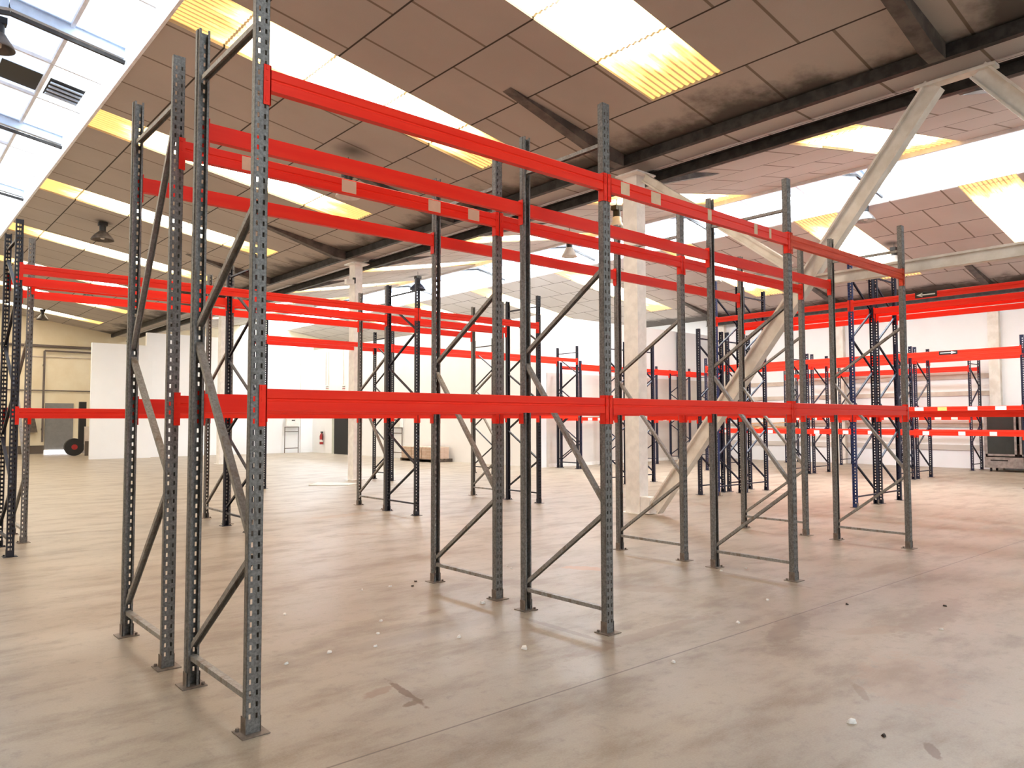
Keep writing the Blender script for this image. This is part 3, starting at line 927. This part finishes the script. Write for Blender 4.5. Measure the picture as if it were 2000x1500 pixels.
wall_sign('small red lettered sign left above the extinguisher on the white wall', 35.2, 3.35)
wall_sign('small red lettered sign above the dark doorway', 33.45, 3.3)
tag(MB().tube((18.06, 35.3, 3.5), (18.06, 35.3, 5.2), 0.02, 8).tube((18.06, 35.0, 3.5), (18.06, 35.0, 5.2), 0.02, 8).build('conduit', RAIL), 'pair of thin conduits down the white wall to a small sign', 'pipe')
tag(MB().tube((18.06, 33.45, 3.45), (18.06, 33.45, 5.2), 0.02, 8).build('conduit', RAIL), 'thin single conduit above the dark doorway', 'pipe')

# pallet of boxes
t = thing('pallet', 'dark wooden pallet under cardboard boxes at the white inner wall', 'pallet', (17.55, 25.5, 0))
for i in range(5):
    MB().box((-0.5 + i * 0.21, -1.15, 0.10), (-0.5 + i * 0.21 + 0.15, 1.15, 0.125)).build('deck_board', PALLETWOOD, t)
for y in (-1.1, 0, 1.1):
    MB().box((-0.5, y - 0.05, 0), (0.49, y + 0.05, 0.10)).build('bearer', PALLETWOOD, t)
k = 0
for lev in range(2):
    for j in range(3):
        y = 24.42 + j * 0.74
        pl = ['right end', 'middle', 'left end'][j]
        t = thing('cardboard_box', 'brown cardboard box, %s of the %s layer on the pallet' % (pl, ['bottom', 'top'][lev]), 'box', (17.5, y + 0.36, 0.126 + lev * 0.235), 0, 'cardboard boxes on the pallet')
        MB().box((-0.42, -0.35, 0), (0.42, 0.35, 0.232)).build('carton', CARD, t)
        MB().box((-0.422, -0.35, 0.10), (-0.42, 0.35, 0.125)).build('tape', RAIL, t)

# cream back wall fittings at the far left
tag(MB().tube((5.2, 44.9, 5.55), (9.6, 44.9, 5.55), 0.07).build('pipe', PIPE), 'thick dark pipe along the top of the cream back wall', 'pipe')
tag(MB().tube((7.1, 44.8, 5.3), (9.6, 44.8, 5.3), 0.05).tube((7.1, 44.8, 5.3), (7.1, 44.8, 0.6), 0.05).box((7.06, 44.8, 4.5), (7.14, 44.995, 4.6)).box((7.06, 44.8, 1.2), (7.14, 44.995, 1.3)).box((8.4, 44.8, 5.26), (8.5, 44.995, 5.34)).build('pipe', PIPE), 'brown pipe that turns down the cream back wall', 'pipe')
tag(MB().tube((5.2, 44.93, 3.25), (9.6, 44.93, 3.25), 0.03).build('pipe', PIPE), 'thin pipe crossing the cream back wall at mid height', 'pipe')
tag(MB().tube((5.2, 44.93, 5.0), (9.6, 44.93, 5.0), 0.025).build('pipe', RAIL), 'thin pale pipe below the top pipe of the cream wall', 'pipe')
struct('door_2', MB().box((7.22, 44.93, 0.18), (8.5, 45.0, 2.6)), GREYDOOR, 'grey shutter door in the cream back wall', 'door')
struct('window_gap', MB().box((7.22, 44.9, 0.02), (8.4, 44.95, 0.16)), emit('daylight_under_door', (0.85, 0.88, 1.0), 6.0), 'bright slot of daylight under the grey shutter door', 'gap')
struct('baseboard_back', MB().box((5.2, 44.92, 0), (7.2, 45.0, 0.42)), SKIRT, 'dark brown skirting on the cream back wall', 'skirting')
t = thing('wall_box', 'dark brown box fixed on the cream back wall', 'box', (6.55, 44.75, 1.1))
MB().prism([(-0.15, 0), (0.3, 0.0), (0.15, 0.8), (-0.15, 0.8)], 'y', -0.2, 0.2).build('housing', PALLETWOOD, t)
MB().box((-0.1, -0.21, 0.3), (0.05, -0.2, 0.6)).build('door_flap', SKIRT, t)
t = thing('handling_machine', 'dark wheeled machine with black tyre and red hub beside the low white block', 'machine', (8.05, 41.2, 0))
wh = MB().tube((-0.2, -0.15, 0.42), (-0.2, 0.12, 0.42), 0.42, 28).build('tyre', BLACK, t)
MB().tube((-0.2, -0.17, 0.42), (-0.2, -0.15, 0.42), 0.13, 16).build('hub', EXT_RED, wh)
MB().box((-0.02, -0.1, 0.3), (0.28, 0.1, 2.6)).build('mast', BLACK, t)
MB().box((0.2, -0.3, 0.1), (0.5, 0.4, 1.4)).build('chassis', RAIL, t)
MB().box((0.2, -0.35, 0.0), (0.5, -0.3, 0.7)).build('fork_carriage', SKIRT, t)
tag(MB().box((25.9, 19.0, 0), (26.12, 19.13, 5.35)).build('downpipe', NAVY), 'navy blue square downpipe on the corner wall', 'pipe')

# plastic sheet strip on the floor
m = MB()
pts = [(8.7, 17.9), (9.3, 18.6), (9.75, 18.1), (9.95, 17.6), (9.5, 17.3), (9.1, 17.5)]
m._add([(x, y, 0.004) for x, y in pts] + [(x, y, 0.016) for x, y in pts], [(5, 4, 3, 2, 1, 0), (6, 7, 8, 9, 10, 11)] + [(i, (i + 1) % 6, 6 + (i + 1) % 6, 6 + i) for i in range(6)])
tag(m.build('plastic_sheet', WHITE_PAPER), 'flat white plastic sheet lying on the floor by the second column', 'sheet')

# ------------------------------------------------------------------ display fridge at the right wall
t = thing('display_fridge', 'worn steel display fridge with dark glass doors at the right', 'fridge', (27.25, 7.25, 0))
b = MB()
b.box((0.02, -0.95, 0.12), (0.75, 0.95, 0.16)).box((0.70, -0.95, 0.12), (0.75, 0.95, 1.95)).box((0.0, -0.95, 1.86), (0.75, 0.95, 1.95))
b.box((0.0, -0.95, 0.12), (0.75, -0.91, 1.95)).box((0.0, 0.91, 0.12), (0.75, 0.95, 1.95))
b.build('cabinet_shell', CHROME, t)
MB().box((-0.02, -0.95, 0.12), (0.0, 0.95, 0.46)).build('kick_panel', CHROME, t)
MB().box((-0.025, 0.30, 0.34), (-0.02, 0.78, 0.38)).build('vent_slot', BLACK, t)
for y0, y1 in ((0.05, 0.91), (-0.91, -0.03)):
    dm = MB()
    dm.box((-0.03, y0, 0.5), (0.0, y0 + 0.06, 1.84)).box((-0.03, y1 - 0.06, 0.5), (0.0, y1, 1.84)).box((-0.03, y0, 0.5), (0.0, y1, 0.56)).box((-0.03, y0, 1.78), (0.0, y1, 1.84))
    dd = dm.build('glass_door', CHROME, t)
    MB().box((-0.02, y0 + 0.06, 0.56), (-0.012, y1 - 0.06, 1.78)).build('glass_pane', SMOKE_GLASS, dd)
for z in (0.85, 1.2, 1.55):
    MB().box((0.08, -0.9, z), (0.68, 0.9, z + 0.012)).build('wire_shelf', CHROME, t)
for y in (-0.8, 0.8):
    for x in (0.08, 0.66):
        MB().tube((x, y - 0.02, 0.055), (x, y + 0.02, 0.055), 0.055, 14).box((x - 0.02, y - 0.025, 0.06), (x + 0.02, y + 0.025, 0.12)).build('castor', BLACK, t)

# ------------------------------------------------------------------ crumbs on the floor
CH = [(2.79, 6.16), (2.24, 4.92), (2.58, 4.95), (2.9, 4.86), (3.5, 4.64), (3.69, 4.1), (4.25, 3.2), (4.3, 5.35), (4.66, 5.12), (7.18, 4.75), (7.51, 4.65), (6.34, 3.71), (4.14, 1.93), (6.48, 2.29), (3.75, 6.54), (4.04, 6.49), (3.3, 5.44), (5.54, 6.37), (5.6, 6.51), (3.09, 5.14), (5.46, 3.46)]
BIG = {5: 1.5, 7: 1.6, 12: 1.5, 8: 1.3, 4: 1.2}
for i, (x, y) in enumerate(CH + [(6.72, 3.15), (7.31, 2.55), (4.09, 1.74), (4.36, 6.52), (4.22, 6.36)]):
    dark = i >= len(CH)
    r = random.Random(i)
    sc = BIG.get(i, 1.0) * (0.9 if dark else 1.0)
    n = 7
    ring = [(0.016 * sc * (0.7 + 0.5 * r.random()) * math.cos(2 * math.pi * k / n) * 1.3, 0.016 * sc * (0.7 + 0.5 * r.random()) * math.sin(2 * math.pi * k / n)) for k in range(n)]
    vs = [(a, b, 0.001) for a, b in ring] + [(a * 0.7, b * 0.7, 0.012 * sc * (0.6 + 0.8 * r.random())) for a, b in ring]
    mm = MB()
    mm._add(vs, [tuple(range(n))[::-1], tuple(range(n, 2 * n))] + [(k, (k + 1) % n, n + (k + 1) % n, n + k) for k in range(n)])
    o = mm.build('floor_crumb' if dark else 'paint_flake', DIRT if dark else FLAKE)
    o.location = (x, y, 0)
    o.rotation_euler = (0, 0, r.random() * 6)
    if dark:
        tag(o, 'small dark crumb on the near concrete floor', 'crumb', 'dark crumbs on the floor')
    else:
        tag(o, 'small white paint flake scattered on the near concrete floor', 'flake', 'white flakes on the floor')
